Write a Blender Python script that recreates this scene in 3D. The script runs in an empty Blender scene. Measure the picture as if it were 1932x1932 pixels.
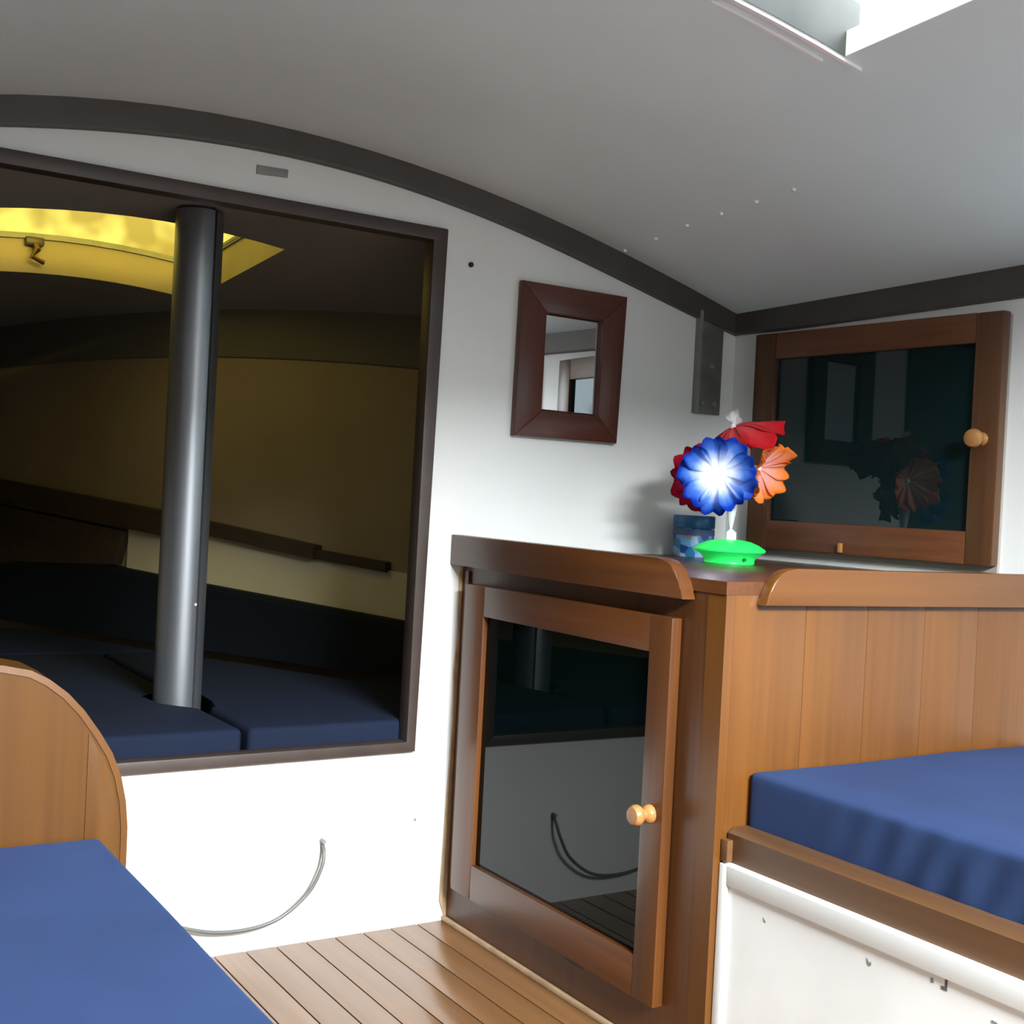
import bpy, bmesh, math, random
from mathutils import Vector, Matrix, noise
random.seed(7)
SC = bpy.context.scene
COL = SC.collection

# ------------------------------------------------------------------ camera
cam_d = bpy.data.cameras.new('camera'); cam = bpy.data.objects.new('camera', cam_d); COL.objects.link(cam)
R = ((0.8448215, 0.0376088, 0.5337248), (-0.5326306, -0.0356056, 0.8455985), (0.0508055, -0.9986580, -0.0100488))
M4 = Matrix([[R[i][0], -R[i][1], -R[i][2], 0] for i in range(3)] + [[0, 0, 0, 1]])
M4.translation = Vector((0, 0, 1.05))
cam.matrix_world = M4
cam_d.sensor_width = 36; cam_d.lens = 43.368; cam_d.clip_start = 0.02
SC.camera = cam
SC.view_settings.view_transform = 'Standard'; SC.view_settings.look = 'None'
SC.view_settings.gamma = 1; SC.view_settings.use_curve_mapping = False
SC.view_settings.exposure = 0.45
SC.cycles.use_denoising = True
SC.cycles.max_bounces = 14; SC.cycles.diffuse_bounces = 7; SC.cycles.glossy_bounces = 5
SC.cycles.transparent_max_bounces = 12
SC.cycles.sample_clamp_indirect = 6

# ------------------------------------------------------------------ node helpers
def newmat(name):
    m = bpy.data.materials.new(name); m.use_nodes = True
    nt = m.node_tree; nt.nodes.clear()
    out = nt.nodes.new('ShaderNodeOutputMaterial')
    return m, nt, out
def lk(nt, a, b): nt.links.new(a, b)
def s2l(c):
    return tuple(((x / 255) / 12.92 if x / 255 <= 0.04045 else ((x / 255 + 0.055) / 1.055) ** 2.4) for x in c) + (1,)

# ------------------------------------------------------------------ sky: bright overcast, blurred trees near the horizon
w = bpy.data.worlds.new('sky'); SC.world = w; w.use_nodes = True
nt = w.node_tree; nt.nodes.clear()
wo = nt.nodes.new('ShaderNodeOutputWorld'); bg = nt.nodes.new('ShaderNodeBackground')
tc = nt.nodes.new('ShaderNodeTexCoord'); sep = nt.nodes.new('ShaderNodeSeparateXYZ')
lk(nt, tc.outputs['Generated'], sep.inputs[0])
n1 = nt.nodes.new('ShaderNodeTexNoise'); n1.inputs['Scale'].default_value = 26; n1.inputs['Detail'].default_value = 2
lk(nt, tc.outputs['Generated'], n1.inputs['Vector'])
n2 = nt.nodes.new('ShaderNodeTexNoise'); n2.inputs['Scale'].default_value = 2.5; n2.inputs['Detail'].default_value = 4
lk(nt, tc.outputs['Generated'], n2.inputs['Vector'])
elev = nt.nodes.new('ShaderNodeMapRange'); elev.inputs[1].default_value = 0.10; elev.inputs[2].default_value = 0.34
elev.inputs[3].default_value = 1; elev.inputs[4].default_value = 0
lk(nt, sep.outputs['Z'], elev.inputs[0])
fol = nt.nodes.new('ShaderNodeMapRange'); fol.inputs[1].default_value = 0.42; fol.inputs[2].default_value = 0.56
lk(nt, n1.outputs['Fac'], fol.inputs[0])
mul = nt.nodes.new('ShaderNodeMath'); mul.operation = 'MULTIPLY'; lk(nt, elev.outputs[0], mul.inputs[0]); lk(nt, fol.outputs[0], mul.inputs[1])
skyr = nt.nodes.new('ShaderNodeValToRGB')
skyr.color_ramp.elements[0].position = 0.35; skyr.color_ramp.elements[0].color = (0.62, 0.84, 1.0, 1)
skyr.color_ramp.elements[1].position = 0.62; skyr.color_ramp.elements[1].color = (1.0, 1.0, 1.0, 1)
lk(nt, n2.outputs['Fac'], skyr.inputs[0])
mx = nt.nodes.new('ShaderNodeMix'); mx.data_type = 'RGBA'
lk(nt, mul.outputs[0], mx.inputs['Factor']); lk(nt, skyr.outputs[0], mx.inputs['A']); mx.inputs['B'].default_value = (0.30, 0.22, 0.10, 1)
lk(nt, mx.outputs['Result'], bg.inputs[0]); bg.inputs[1].default_value = 4.5
lk(nt, bg.outputs[0], wo.inputs[0])

# ------------------------------------------------------------------ daylight panels at the openings (main hatch, companionway, side window)
def area(name, loc, rot, sx, sy, power, color=(1, 1, 1), portal=False):
    l = bpy.data.lights.new(name, 'AREA'); l.shape = 'RECTANGLE'; l.size = sx; l.size_y = sy; l.energy = power; l.color = color
    o = bpy.data.objects.new(name, l); o.location = loc; o.rotation_euler = rot; COL.objects.link(o)
    if portal: l.cycles.is_portal = True
    return o
PI = math.pi
area('hatch_portal', (1.03, 1.13, 2.06), (0, 0, 0), 1.2, 0.9, 1, portal=True)
area('window_portal', (2.56, 1.24, 1.33), (PI/2, 0, PI/2 + 0.076), 0.7, 0.4, 1, portal=True)
def aim(o, target):
    o.rotation_euler = (Vector(target) - o.location).to_track_quat('-Z', 'Y').to_euler(); return o
# bright sky seen down the open companionway behind the camera
aim(area('companionway_daylight', (1.0, -2.6, 2.86), (0, 0, 0), 3.0, 0.70, 1350, (0.95, 0.98, 1.0)), (1.0, 2.2, 0.2))
area('foredeck_hatch_portal', (0.92, 3.68, 1.93), (0, 0, 0), 0.95, 0.95, 1, portal=True)

# ------------------------------------------------------------------ materials
def principled(nt, out, **kw):
    p = nt.nodes.new('ShaderNodeBsdfPrincipled'); lk(nt, p.outputs[0], out.inputs[0])
    for k, v in kw.items():
        p.inputs[k.replace('_', ' ')].default_value = v
    return p
def paint(name, rgb, rough=0.5, var=0.06, scale=6, bump=0.02, bscale=60, metal=0.0, spec=0.5, coat=0.0):
    m, nt, out = newmat(name)
    p = principled(nt, out, Roughness=rough, Metallic=metal)
    p.inputs['Specular IOR Level'].default_value = spec; p.inputs['Coat Weight'].default_value = coat
    tc = nt.nodes.new('ShaderNodeTexCoord'); n = nt.nodes.new('ShaderNodeTexNoise')
    n.inputs['Scale'].default_value = scale; n.inputs['Detail'].default_value = 5
    lk(nt, tc.outputs['Object'], n.inputs['Vector'])
    r = nt.nodes.new('ShaderNodeValToRGB'); c = s2l(rgb)
    r.color_ramp.elements[0].position = 0.3; r.color_ramp.elements[1].position = 0.7
    r.color_ramp.elements[0].color = tuple(x * (1 - var) for x in c[:3]) + (1,)
    r.color_ramp.elements[1].color = tuple(min(1, x * (1 + var)) for x in c[:3]) + (1,)
    lk(nt, n.outputs['Fac'], r.inputs[0]); lk(nt, r.outputs[0], p.inputs['Base Color'])
    if bump:
        b = nt.nodes.new('ShaderNodeTexNoise'); b.inputs['Scale'].default_value = bscale; b.inputs['Detail'].default_value = 3
        lk(nt, tc.outputs['Object'], b.inputs['Vector'])
        bb = nt.nodes.new('ShaderNodeBump'); bb.inputs['Strength'].default_value = bump; bb.inputs['Distance'].default_value = 0.01
        lk(nt, b.outputs['Fac'], bb.inputs['Height']); lk(nt, bb.outputs[0], p.inputs['Normal'])
    return m
def wood(name, dark, light, axis='z', rough=0.35, coat=0.15, fine=70, along=2.2, rnd=0.10):
    m, nt, out = newmat(name)
    p = principled(nt, out, Roughness=rough)
    p.inputs['Specular IOR Level'].default_value = 0.35
    p.inputs['Coat Weight'].default_value = coat; p.inputs['Coat Roughness'].default_value = 0.22
    tc = nt.nodes.new('ShaderNodeTexCoord'); mp = nt.nodes.new('ShaderNodeMapping')
    sc = [fine, fine, fine]; sc['xyz'.index(axis)] = along
    mp.inputs['Scale'].default_value = sc
    oi = nt.nodes.new('ShaderNodeObjectInfo')
    lk(nt, tc.outputs['Object'], mp.inputs['Vector'])
    add = nt.nodes.new('ShaderNodeVectorMath'); add.operation = 'ADD'
    mu = nt.nodes.new('ShaderNodeMath'); mu.operation = 'MULTIPLY'; mu.inputs[1].default_value = 40
    lk(nt, oi.outputs['Random'], mu.inputs[0]); lk(nt, mu.outputs[0], add.inputs[1]); lk(nt, mp.outputs[0], add.inputs[0])
    n = nt.nodes.new('ShaderNodeTexNoise'); n.inputs['Scale'].default_value = 1; n.inputs['Detail'].default_value = 4; n.inputs['Distortion'].default_value = 0.3
    lk(nt, add.outputs[0], n.inputs['Vector'])
    mp2 = nt.nodes.new('ShaderNodeMapping'); sc2 = [9, 9, 9]; sc2['xyz'.index(axis)] = 0.8; mp2.inputs['Scale'].default_value = sc2
    lk(nt, tc.outputs['Object'], mp2.inputs['Vector'])
    nb = nt.nodes.new('ShaderNodeTexNoise'); nb.inputs['Scale'].default_value = 1; nb.inputs['Detail'].default_value = 2
    lk(nt, mp2.outputs[0], nb.inputs['Vector'])
    av = nt.nodes.new('ShaderNodeMix'); av.data_type = 'FLOAT'; av.inputs[0].default_value = 0.55
    lk(nt, n.outputs['Fac'], av.inputs[2]); lk(nt, nb.outputs['Fac'], av.inputs[3])
    r = nt.nodes.new('ShaderNodeValToRGB')
    r.color_ramp.elements[0].position = 0.32; r.color_ramp.elements[0].color = s2l(dark)
    r.color_ramp.elements[1].position = 0.68; r.color_ramp.elements[1].color = s2l(light)
    lk(nt, av.outputs[0], r.inputs[0])
    hs = nt.nodes.new('ShaderNodeHueSaturation')
    mr = nt.nodes.new('ShaderNodeMapRange'); mr.inputs[3].default_value = 1 - rnd; mr.inputs[4].default_value = 1 + rnd
    lk(nt, oi.outputs['Random'], mr.inputs[0]); lk(nt, mr.outputs[0], hs.inputs['Value'])
    lk(nt, r.outputs[0], hs.inputs['Color']); lk(nt, hs.outputs[0], p.inputs['Base Color'])
    bb = nt.nodes.new('ShaderNodeBump'); bb.inputs['Strength'].default_value = 0.05; bb.inputs['Distance'].default_value = 0.003
    lk(nt, n.outputs['Fac'], bb.inputs['Height']); lk(nt, bb.outputs[0], p.inputs['Normal'])
    return m
def fabric(name, rgb, rough=0.85, sheen=0.15):
    m, nt, out = newmat(name)
    p = principled(nt, out, Roughness=rough); p.inputs['Sheen Weight'].default_value = sheen
    p.inputs['Sheen Tint'].default_value = s2l((90, 110, 190)); p.inputs['Specular IOR Level'].default_value = 0.2
    tc = nt.nodes.new('ShaderNodeTexCoord'); n = nt.nodes.new('ShaderNodeTexNoise')
    n.inputs['Scale'].default_value = 5; n.inputs['Detail'].default_value = 5
    lk(nt, tc.outputs['Object'], n.inputs['Vector'])
    c = s2l(rgb); r = nt.nodes.new('ShaderNodeValToRGB')
    r.color_ramp.elements[0].position = 0.3; r.color_ramp.elements[0].color = tuple(x * 0.88 for x in c[:3]) + (1,)
    r.color_ramp.elements[1].position = 0.7; r.color_ramp.elements[1].color = tuple(x * 1.12 for x in c[:3]) + (1,)
    lk(nt, n.outputs['Fac'], r.inputs[0]); lk(nt, r.outputs[0], p.inputs['Base Color'])
    wv = nt.nodes.new('ShaderNodeTexNoise'); wv.inputs['Scale'].default_value = 900
    lk(nt, tc.outputs['Object'], wv.inputs['Vector'])
    bb = nt.nodes.new('ShaderNodeBump'); bb.inputs['Strength'].default_value = 0.12; bb.inputs['Distance'].default_value = 0.001
    lk(nt, wv.outputs['Fac'], bb.inputs['Height']); lk(nt, bb.outputs[0], p.inputs['Normal'])
    return m
def emit(name, rgb, strength):
    m, nt, out = newmat(name); e = nt.nodes.new('ShaderNodeEmission'); e.inputs[0].default_value = s2l(rgb); e.inputs[1].default_value = strength
    lk(nt, e.outputs[0], out.inputs[0]); return m

WHITE = paint('white_paint', (214, 217, 215), rough=0.38, var=0.035, scale=2.2, bump=0.03, bscale=25)
WORN_WHITE = paint('worn_white_paint', (224, 226, 224), rough=0.45, var=0.07, scale=4, bump=0.05, bscale=14)
CEIL = paint('headliner', (214, 224, 225), rough=0.55, var=0.05, scale=1.6, bump=0.05, bscale=9)
FCOAM = paint('foredeck_coaming_cream', (160, 146, 112), rough=0.5, var=0.08, scale=6)
TRIM = paint('dark_trim', (66, 63, 60), rough=0.45, var=0.12, scale=8, bump=0.03)
FRAME = paint('brown_frame_paint', (60, 50, 45), rough=0.4, var=0.12, scale=14, bump=0.03)
GREYMETAL = paint('grey_metal', (128, 130, 128), rough=0.5, metal=0.35, var=0.15, scale=14)
STEEL = paint('mast_metal', (150, 156, 162), rough=0.38, metal=0.85, var=0.05, scale=3, bump=0.01)
BRASS = paint('brass', (120, 92, 56), rough=0.35, metal=0.8, bump=0)
BLACK = paint('black_rubber', (14, 15, 15), rough=0.5, bump=0)
GROOVE = paint('groove_dark', (24, 26, 28), rough=0.6, bump=0)
CABW = wood('cabinet_wood', (70, 40, 17), (98, 58, 25), 'z')
CABWY = wood('cabinet_wood_y', (68, 38, 16), (94, 54, 24), 'y')
PANELW = wood('panel_veneer', (78, 46, 15), (98, 60, 21), 'z', rnd=0.05)
FIDX = wood('fiddle_wood_x', (76, 43, 12), (94, 56, 17), 'x')
LOCKV = wood('locker_wood_v', (66, 42, 26), (92, 62, 38), 'z')
LOCKH = wood('locker_wood_h', (78, 44, 28), (106, 66, 40), 'y')
MIRV = wood('mirror_wood_v', (62, 32, 24), (92, 48, 34), 'z')
MIRH = wood('mirror_wood_h', (62, 32, 24), (90, 46, 34), 'x')
RAILW = wood('rail_wood', (80, 54, 32), (104, 72, 43), 'y', rough=0.45)
BOARDW = wood('board_wood', (68, 41, 8), (86, 53, 12), 'z', along=1.5)
BOARDE = wood('board_edge_wood', (60, 34, 8), (78, 44, 12), 'y')
BOARDL = wood('board_lip_wood', (76, 46, 10), (92, 56, 15), 'z')
FLOORW = wood('sole_teak', (104, 68, 34), (130, 90, 50), 'y', rough=0.35, coat=0.3, rnd=0.10)
KNOBW = wood('knob_pine', (140, 94, 50), (164, 118, 68), 'x', rough=0.3)
TOPW = wood('counter_wood', (62, 38, 26), (88, 55, 36), 'x', rough=0.38, coat=0.25)
DARKWOOD = wood('dark_locker_wood', (48, 38, 30), (66, 54, 42), 'y', rough=0.6, coat=0)
NAVY = fabric('navy_canvas', (33, 50, 83), sheen=0.05)
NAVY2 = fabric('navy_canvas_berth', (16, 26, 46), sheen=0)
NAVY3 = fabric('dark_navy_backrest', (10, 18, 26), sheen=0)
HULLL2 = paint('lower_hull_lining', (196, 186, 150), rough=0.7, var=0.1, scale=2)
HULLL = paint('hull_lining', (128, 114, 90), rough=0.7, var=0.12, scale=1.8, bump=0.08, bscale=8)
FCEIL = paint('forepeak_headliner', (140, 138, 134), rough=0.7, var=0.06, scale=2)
COAM_SHADE = paint('hatch_coaming_shaded', (74, 76, 74), rough=0.5, var=0.2, scale=9)  # white coaming darkened to grey: its shade is put into the colour
COAM = paint('hatch_coaming_white', (226, 226, 214), rough=0.45, var=0.06, scale=5)
BEIGE = paint('beige_sealant', (176, 150, 118), rough=0.6, var=0.2, scale=20)
CABLE = paint('grey_cable', (92, 94, 90), rough=0.4, bump=0)
BLUECANVAS = fabric('blue_hood_canvas', (70, 120, 190))

def glass_dark(name, rgb, ior=1.45, rough=0.02):
    m, nt, out = newmat(name)
    p = principled(nt, out, Roughness=rough, IOR=ior)
    tc = nt.nodes.new('ShaderNodeTexCoord'); n = nt.nodes.new('ShaderNodeTexNoise'); n.inputs['Scale'].default_value = 3
    lk(nt, tc.outputs['Object'], n.inputs['Vector'])
    r = nt.nodes.new('ShaderNodeValToRGB'); c = s2l(rgb)
    r.color_ramp.elements[0].color = tuple(x * 0.8 for x in c[:3]) + (1,); r.color_ramp.elements[1].color = c
    lk(nt, n.outputs['Fac'], r.inputs[0]); lk(nt, r.outputs[0], p.inputs['Base Color'])
    return m
SMOKE = glass_dark('smoked_glass', (4, 14, 12), 1.30)
TEAL = glass_dark('dark_teal_glass', (14, 32, 34), 1.45)

def mirror_mat():
    m, nt, out = newmat('mirror_silver')
    principled(nt, out, Roughness=0.01, Metallic=1.0, Base_Color=(0.86, 0.89, 0.90, 1)); return m
MIRROR = mirror_mat()
def tinted(name, rgb, gloss=0.06):
    m, nt, out = newmat(name)
    t = nt.nodes.new('ShaderNodeBsdfTransparent'); t.inputs[0].default_value = rgb + (1,)
    g = nt.nodes.new('ShaderNodeBsdfGlossy'); g.inputs['Roughness'].default_value = 0.05
    mixn = nt.nodes.new('ShaderNodeMixShader'); mixn.inputs[0].default_value = gloss
    lk(nt, t.outputs[0], mixn.inputs[1]); lk(nt, g.outputs[0], mixn.inputs[2]); lk(nt, mixn.outputs[0], out.inputs[0])
    return m
AMBER = tinted('amber_acrylic', (0.50, 0.43, 0.17), 0.02)
CLEARW = tinted('window_glass', (0.80, 0.92, 0.97), 0.06)
def plastic_clear(name, rgb, alpha):
    m, nt, out = newmat(name)
    p = principled(nt, out, Roughness=0.15, Base_Color=rgb + (1,), Alpha=alpha)
    p.inputs['Specular IOR Level'].default_value = 0.8
    return m
CLEARP = plastic_clear('clear_plastic', (0.93, 0.95, 0.97), 0.45)
WISP = plastic_clear('clear_film', (0.93, 0.95, 0.97), 0.22)
WHITEP = plastic_clear('white_plastic', (0.9, 0.95, 0.93), 1.0)
def green_plastic():
    m, nt, out = newmat('green_lit_plastic')
    p = principled(nt, out, Roughness=0.35, Base_Color=s2l((40, 215, 95)))
    p.inputs['Emission Color'].default_value = s2l((30, 220, 90)); p.inputs['Emission Strength'].default_value = 0.30
    return m
GREENP = green_plastic()
GREEND = paint('green_dark_hole', (10, 90, 40), rough=0.6, bump=0)
JARLID = paint('blue_lid', (34, 100, 150), rough=0.35, var=0.1, scale=10, bump=0)
def jar_label():
    m, nt, out = newmat('jar_label')
    p = principled(nt, out, Roughness=0.35)
    tc = nt.nodes.new('ShaderNodeTexCoord'); v = nt.nodes.new('ShaderNodeTexVoronoi'); v.inputs['Scale'].default_value = 48
    lk(nt, tc.outputs['Object'], v.inputs['Vector'])
    sp = nt.nodes.new('ShaderNodeSeparateColor'); lk(nt, v.outputs['Color'], sp.inputs[0])
    r = nt.nodes.new('ShaderNodeValToRGB'); r.color_ramp.interpolation = 'CONSTANT'
    cs = [(0, (28, 66, 128)), (0.30, (92, 150, 200)), (0.55, (40, 110, 150)), (0.68, (48, 120, 86)), (0.80, (140, 176, 206)), (0.94, (140, 130, 140))]
    r.color_ramp.elements[0].position = 0; r.color_ramp.elements[0].color = s2l(cs[0][1])
    r.color_ramp.elements[1].position = cs[1][0]; r.color_ramp.elements[1].color = s2l(cs[1][1])
    for pz, c in cs[2:]:
        e = r.color_ramp.elements.new(pz); e.color = s2l(c)
    lk(nt, sp.outputs[0], r.inputs[0]); lk(nt, r.outputs[0], p.inputs['Base Color']); return m
JARLABEL = jar_label()
def petal_mat(name, inner, mid, tip, e=0.0):
    m, nt, out = newmat(name)
    uv = nt.nodes.new('ShaderNodeUVMap'); sx = nt.nodes.new('ShaderNodeSeparateXYZ'); lk(nt, uv.outputs[0], sx.inputs[0])
    ns = nt.nodes.new('ShaderNodeTexNoise'); ns.inputs['Scale'].default_value = 30
    tc = nt.nodes.new('ShaderNodeTexCoord'); lk(nt, tc.outputs['Object'], ns.inputs['Vector'])
    ad = nt.nodes.new('ShaderNodeMath'); ad.operation = 'MULTIPLY_ADD'; ad.inputs[1].default_value = 0.35; lk(nt, ns.outputs['Fac'], ad.inputs[0])
    sb = nt.nodes.new('ShaderNodeMath'); sb.operation = 'SUBTRACT'; sb.inputs[1].default_value = 0.175; lk(nt, sx.outputs['X'], sb.inputs[0]); lk(nt, sb.outputs[0], ad.inputs[2])
    r = nt.nodes.new('ShaderNodeValToRGB'); r.color_ramp.elements[0].position = 0.30; r.color_ramp.elements[0].color = s2l(inner)
    r.color_ramp.elements[1].position = 0.95; r.color_ramp.elements[1].color = s2l(tip)
    k = r.color_ramp.elements.new(0.66); k.color = s2l(mid)
    lk(nt, ad.outputs[0], r.inputs[0])
    d = nt.nodes.new('ShaderNodeBsdfDiffuse'); t = nt.nodes.new('ShaderNodeBsdfTranslucent')
    lk(nt, r.outputs[0], d.inputs[0]); lk(nt, r.outputs[0], t.inputs[0])
    mxn = nt.nodes.new('ShaderNodeMixShader'); mxn.inputs[0].default_value = 0.35
    lk(nt, d.outputs[0], mxn.inputs[1]); lk(nt, t.outputs[0], mxn.inputs[2]); lk(nt, mxn.outputs[0], out.inputs[0])
    return m
P_BLUE = petal_mat('petal_blue', (232, 240, 252), (90, 140, 225), (22, 62, 180))
P_RED = petal_mat('petal_red', (225, 90, 95), (215, 60, 66), (200, 34, 44))
P_CRIM = petal_mat('petal_crimson', (225, 110, 150), (200, 50, 95), (180, 26, 56))
P_ORAN = petal_mat('petal_orange', (250, 190, 180), (245, 165, 120), (240, 135, 50))

# ------------------------------------------------------------------ mesh helpers
def tag(o, label=None, cat=None, group=None, kind=None):
    if label: o['label'] = label
    if cat: o['category'] = cat
    if group: o['group'] = group
    if kind: o['kind'] = kind
    return o
def wpos(o):
    p = Vector((0, 0, 0))
    while o is not None:
        p += o.location; o = o.parent
    return p
def thing(name, label, cat, loc=(0, 0, 0), group=None, rotz=0):
    o = bpy.data.objects.new(name, None); o.location = loc; o.rotation_euler = (0, 0, rotz); o.empty_display_size = 0.05
    COL.objects.link(o); return tag(o, label, cat, group)
def obj(name, bm_or, mat, parent=None, smooth=False, origin=None, local=False):
    """mesh in world coordinates -> object; with a parent the offset is removed so that it stays put"""
    me = bpy.data.meshes.new(name)
    if isinstance(bm_or, tuple):
        me.from_pydata([tuple(v) for v in bm_or[0]], [], bm_or[1])
        bm = bmesh.new(); bm.from_mesh(me); bmesh.ops.recalc_face_normals(bm, faces=bm.faces); bm.to_mesh(me); bm.free()
    else:
        bm = bm_or; bmesh.ops.recalc_face_normals(bm, faces=bm.faces); bm.to_mesh(me); bm.free()
    me.materials.append(mat)
    o = bpy.data.objects.new(name, me); COL.objects.link(o)
    if parent is not None:
        o.parent = parent
        if not local: o.location = -wpos(parent)
    elif origin is not None:
        me.transform(Matrix.Translation(-Vector(origin))); o.location = origin
    if smooth:
        for p in me.polygons: p.use_smooth = True
        try:
            me.set_sharp_from_angle(angle=math.radians(40))
        except Exception: pass
    return o
IDF = (Vector((0, 0, 0)), Vector((1, 0, 0)), Vector((0, 1, 0)), Vector((0, 0, 1)))
def box_bm(x, y, z, bev=0.0, frame=IDF, bm=None, segs=2):
    bm = bm or bmesh.new()
    o, ax, ay, az = frame
    vs = [bm.verts.new(o + ax * a + ay * b + az * c) for c in z for b in y for a in x]
    fs = [(0, 1, 3, 2), (4, 6, 7, 5), (0, 4, 5, 1), (2, 3, 7, 6), (0, 2, 6, 4), (1, 5, 7, 3)]
    faces = [bm.faces.new([vs[i] for i in f]) for f in fs]
    if bev > 0:
        edges = set(e for f in faces for e in f.edges)
        bmesh.ops.bevel(bm, geom=list(edges), offset=bev, segments=segs, affect='EDGES', profile=0.6)
    return bm
def box(name, x, y, z, mat, parent=None, bev=0.0, frame=IDF, **kw):
    return obj(name, box_bm(x, y, z, bev, frame), mat, parent, smooth=bev > 0, **kw)
def prism_bm(pts, axis, a, b, bev=0.0, bm=None, segs=2, frame=None):
    """pts: 2-D outline in the two other axes, in xyz order; extruded from a to b on axis"""
    bm = bm or bmesh.new()
    def P(p, t):
        if frame is not None:
            o, ax, ay, az = frame; return o + ax * p[0] + az * p[1] + ay * t
        if axis == 'x': return (t, p[0], p[1])
        if axis == 'y': return (p[0], t, p[1])
        return (p[0], p[1], t)
    A = [bm.verts.new(P(p, a)) for p in pts]; B = [bm.verts.new(P(p, b)) for p in pts]
    n = len(pts)
    f0 = bm.faces.new(A); f1 = bm.faces.new(B[::-1])
    for i in range(n): bm.faces.new((A[i], A[(i + 1) % n], B[(i + 1) % n], B[i]))
    if bev > 0:
        es = list(set(list(f0.edges) + list(f1.edges)))
        bmesh.ops.bevel(bm, geom=es, offset=bev, segments=segs, affect='EDGES', profile=0.6)
    return bm
def prism(name, pts, axis, a, b, mat, parent=None, bev=0.0, **kw):
    return obj(name, prism_bm(pts, axis, a, b, bev), mat, parent, smooth=bev > 0, **kw)
def rbox_bm(x, y, z, r, n=(12, 12, 6), fn=None):
    """box with rounded edges on a fine grid; fn displaces the finished points"""
    bm = bmesh.new(); c = [(x[0] + x[1]) / 2, (y[0] + y[1]) / 2, (z[0] + z[1]) / 2]
    h = [(x[1] - x[0]) / 2, (y[1] - y[0]) / 2, (z[1] - z[0]) / 2]
    def marks(hh, k):
        e = [-hh, -hh + r * 0.25, -hh + r * 0.6, -hh + r]
        mid = [-hh + r + (2 * hh - 2 * r) * i / k for i in range(1, k)]
        return e + mid + [-q for q in e[::-1]]
    G = [marks(h[i], n[i]) for i in range(3)]
    cache = {}
    def V(p):
        key = tuple(round(q, 6) for q in p)
        if key in cache: return cache[key]
        q = [max(-h[i] + r, min(h[i] - r, p[i])) for i in range(3)]
        d = Vector([p[i] - q[i] for i in range(3)])
        if d.length > 1e-9: d = d.normalized() * r
        v = Vector([q[i] + d[i] + c[i] for i in range(3)])
        if fn: v = fn(v)
        cache[key] = bm.verts.new(v); return cache[key]
    for ax in range(3):
        u, w_ = [(1, 2), (0, 2), (0, 1)][ax]
        for s in (-1, 1):
            for i in range(len(G[u]) - 1):
                for j in range(len(G[w_]) - 1):
                    q = []
                    for (a, b) in ((i, j), (i + 1, j), (i + 1, j + 1), (i, j + 1)):
                        p = [0, 0, 0]; p[ax] = s * h[ax]; p[u] = G[u][a]; p[w_] = G[w_][b]; q.append(V(p))
                    bm.faces.new(q)
    return bm
def lathe_bm(prof, origin=(0, 0, 0), axis=(0, 0, 1), seg=32, bm=None):
    bm = bm or bmesh.new(); origin = Vector(origin); az = Vector(axis).normalized()
    t = Vector((1, 0, 0)) if abs(az.x) < 0.9 else Vector((0, 1, 0)); ax = az.cross(t).normalized(); ay = az.cross(ax)
    rings = []
    for r, h in prof:
        if r < 1e-6: rings.append([bm.verts.new(origin + az * h)])
        else: rings.append([bm.verts.new(origin + az * h + (ax * math.cos(2 * PI * i / seg) + ay * math.sin(2 * PI * i / seg)) * r) for i in range(seg)])
    for a, b in zip(rings, rings[1:]):
        if len(a) == 1 and len(b) == 1: continue
        for i in range(seg):
            j = (i + 1) % seg
            if len(a) == 1: bm.faces.new((a[0], b[i], b[j]))
            elif len(b) == 1: bm.faces.new((a[i], a[j], b[0]))
            else: bm.faces.new((a[i], a[j], b[j], b[i]))
    return bm
def tube_bm(pts, r, seg=10, bm=None):
    bm = bm or bmesh.new(); pts = [Vector(p) for p in pts]; rings = []; up = None
    for i, p in enumerate(pts):
        t = (pts[min(i + 1, len(pts) - 1)] - pts[max(i - 1, 0)]).normalized()
        if up is None: up = t.orthogonal().normalized()
        up = (up - t * up.dot(t)).normalized(); s = t.cross(up)
        rr = r[i] if isinstance(r, (list, tuple)) else r
        rings.append([bm.verts.new(p + (up * math.cos(2 * PI * k / seg) + s * math.sin(2 * PI * k / seg)) * rr) for k in range(seg)])
    for a, b in zip(rings, rings[1:]):
        for k in range(seg): bm.faces.new((a[k], a[(k + 1) % seg], b[(k + 1) % seg], b[k]))
    bm.faces.new(rings[0][::-1]); bm.faces.new(rings[-1])
    return bm
def spline(ctrl, n=8):
    P = [Vector(c) for c in ctrl]; P = [2 * P[0] - P[1]] + P + [2 * P[-1] - P[-2]]; out = []
    for i in range(1, len(P) - 2):
        for k in range(n):
            t = k / n
            out.append(0.5 * ((2 * P[i]) + (P[i + 1] - P[i - 1]) * t + (2 * P[i - 1] - 5 * P[i] + 4 * P[i + 1] - P[i + 2]) * t * t + (3 * P[i] - P[i - 1] - 3 * P[i + 1] + P[i + 2]) * t ** 3))
    out.append(P[-2]); return out

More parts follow.
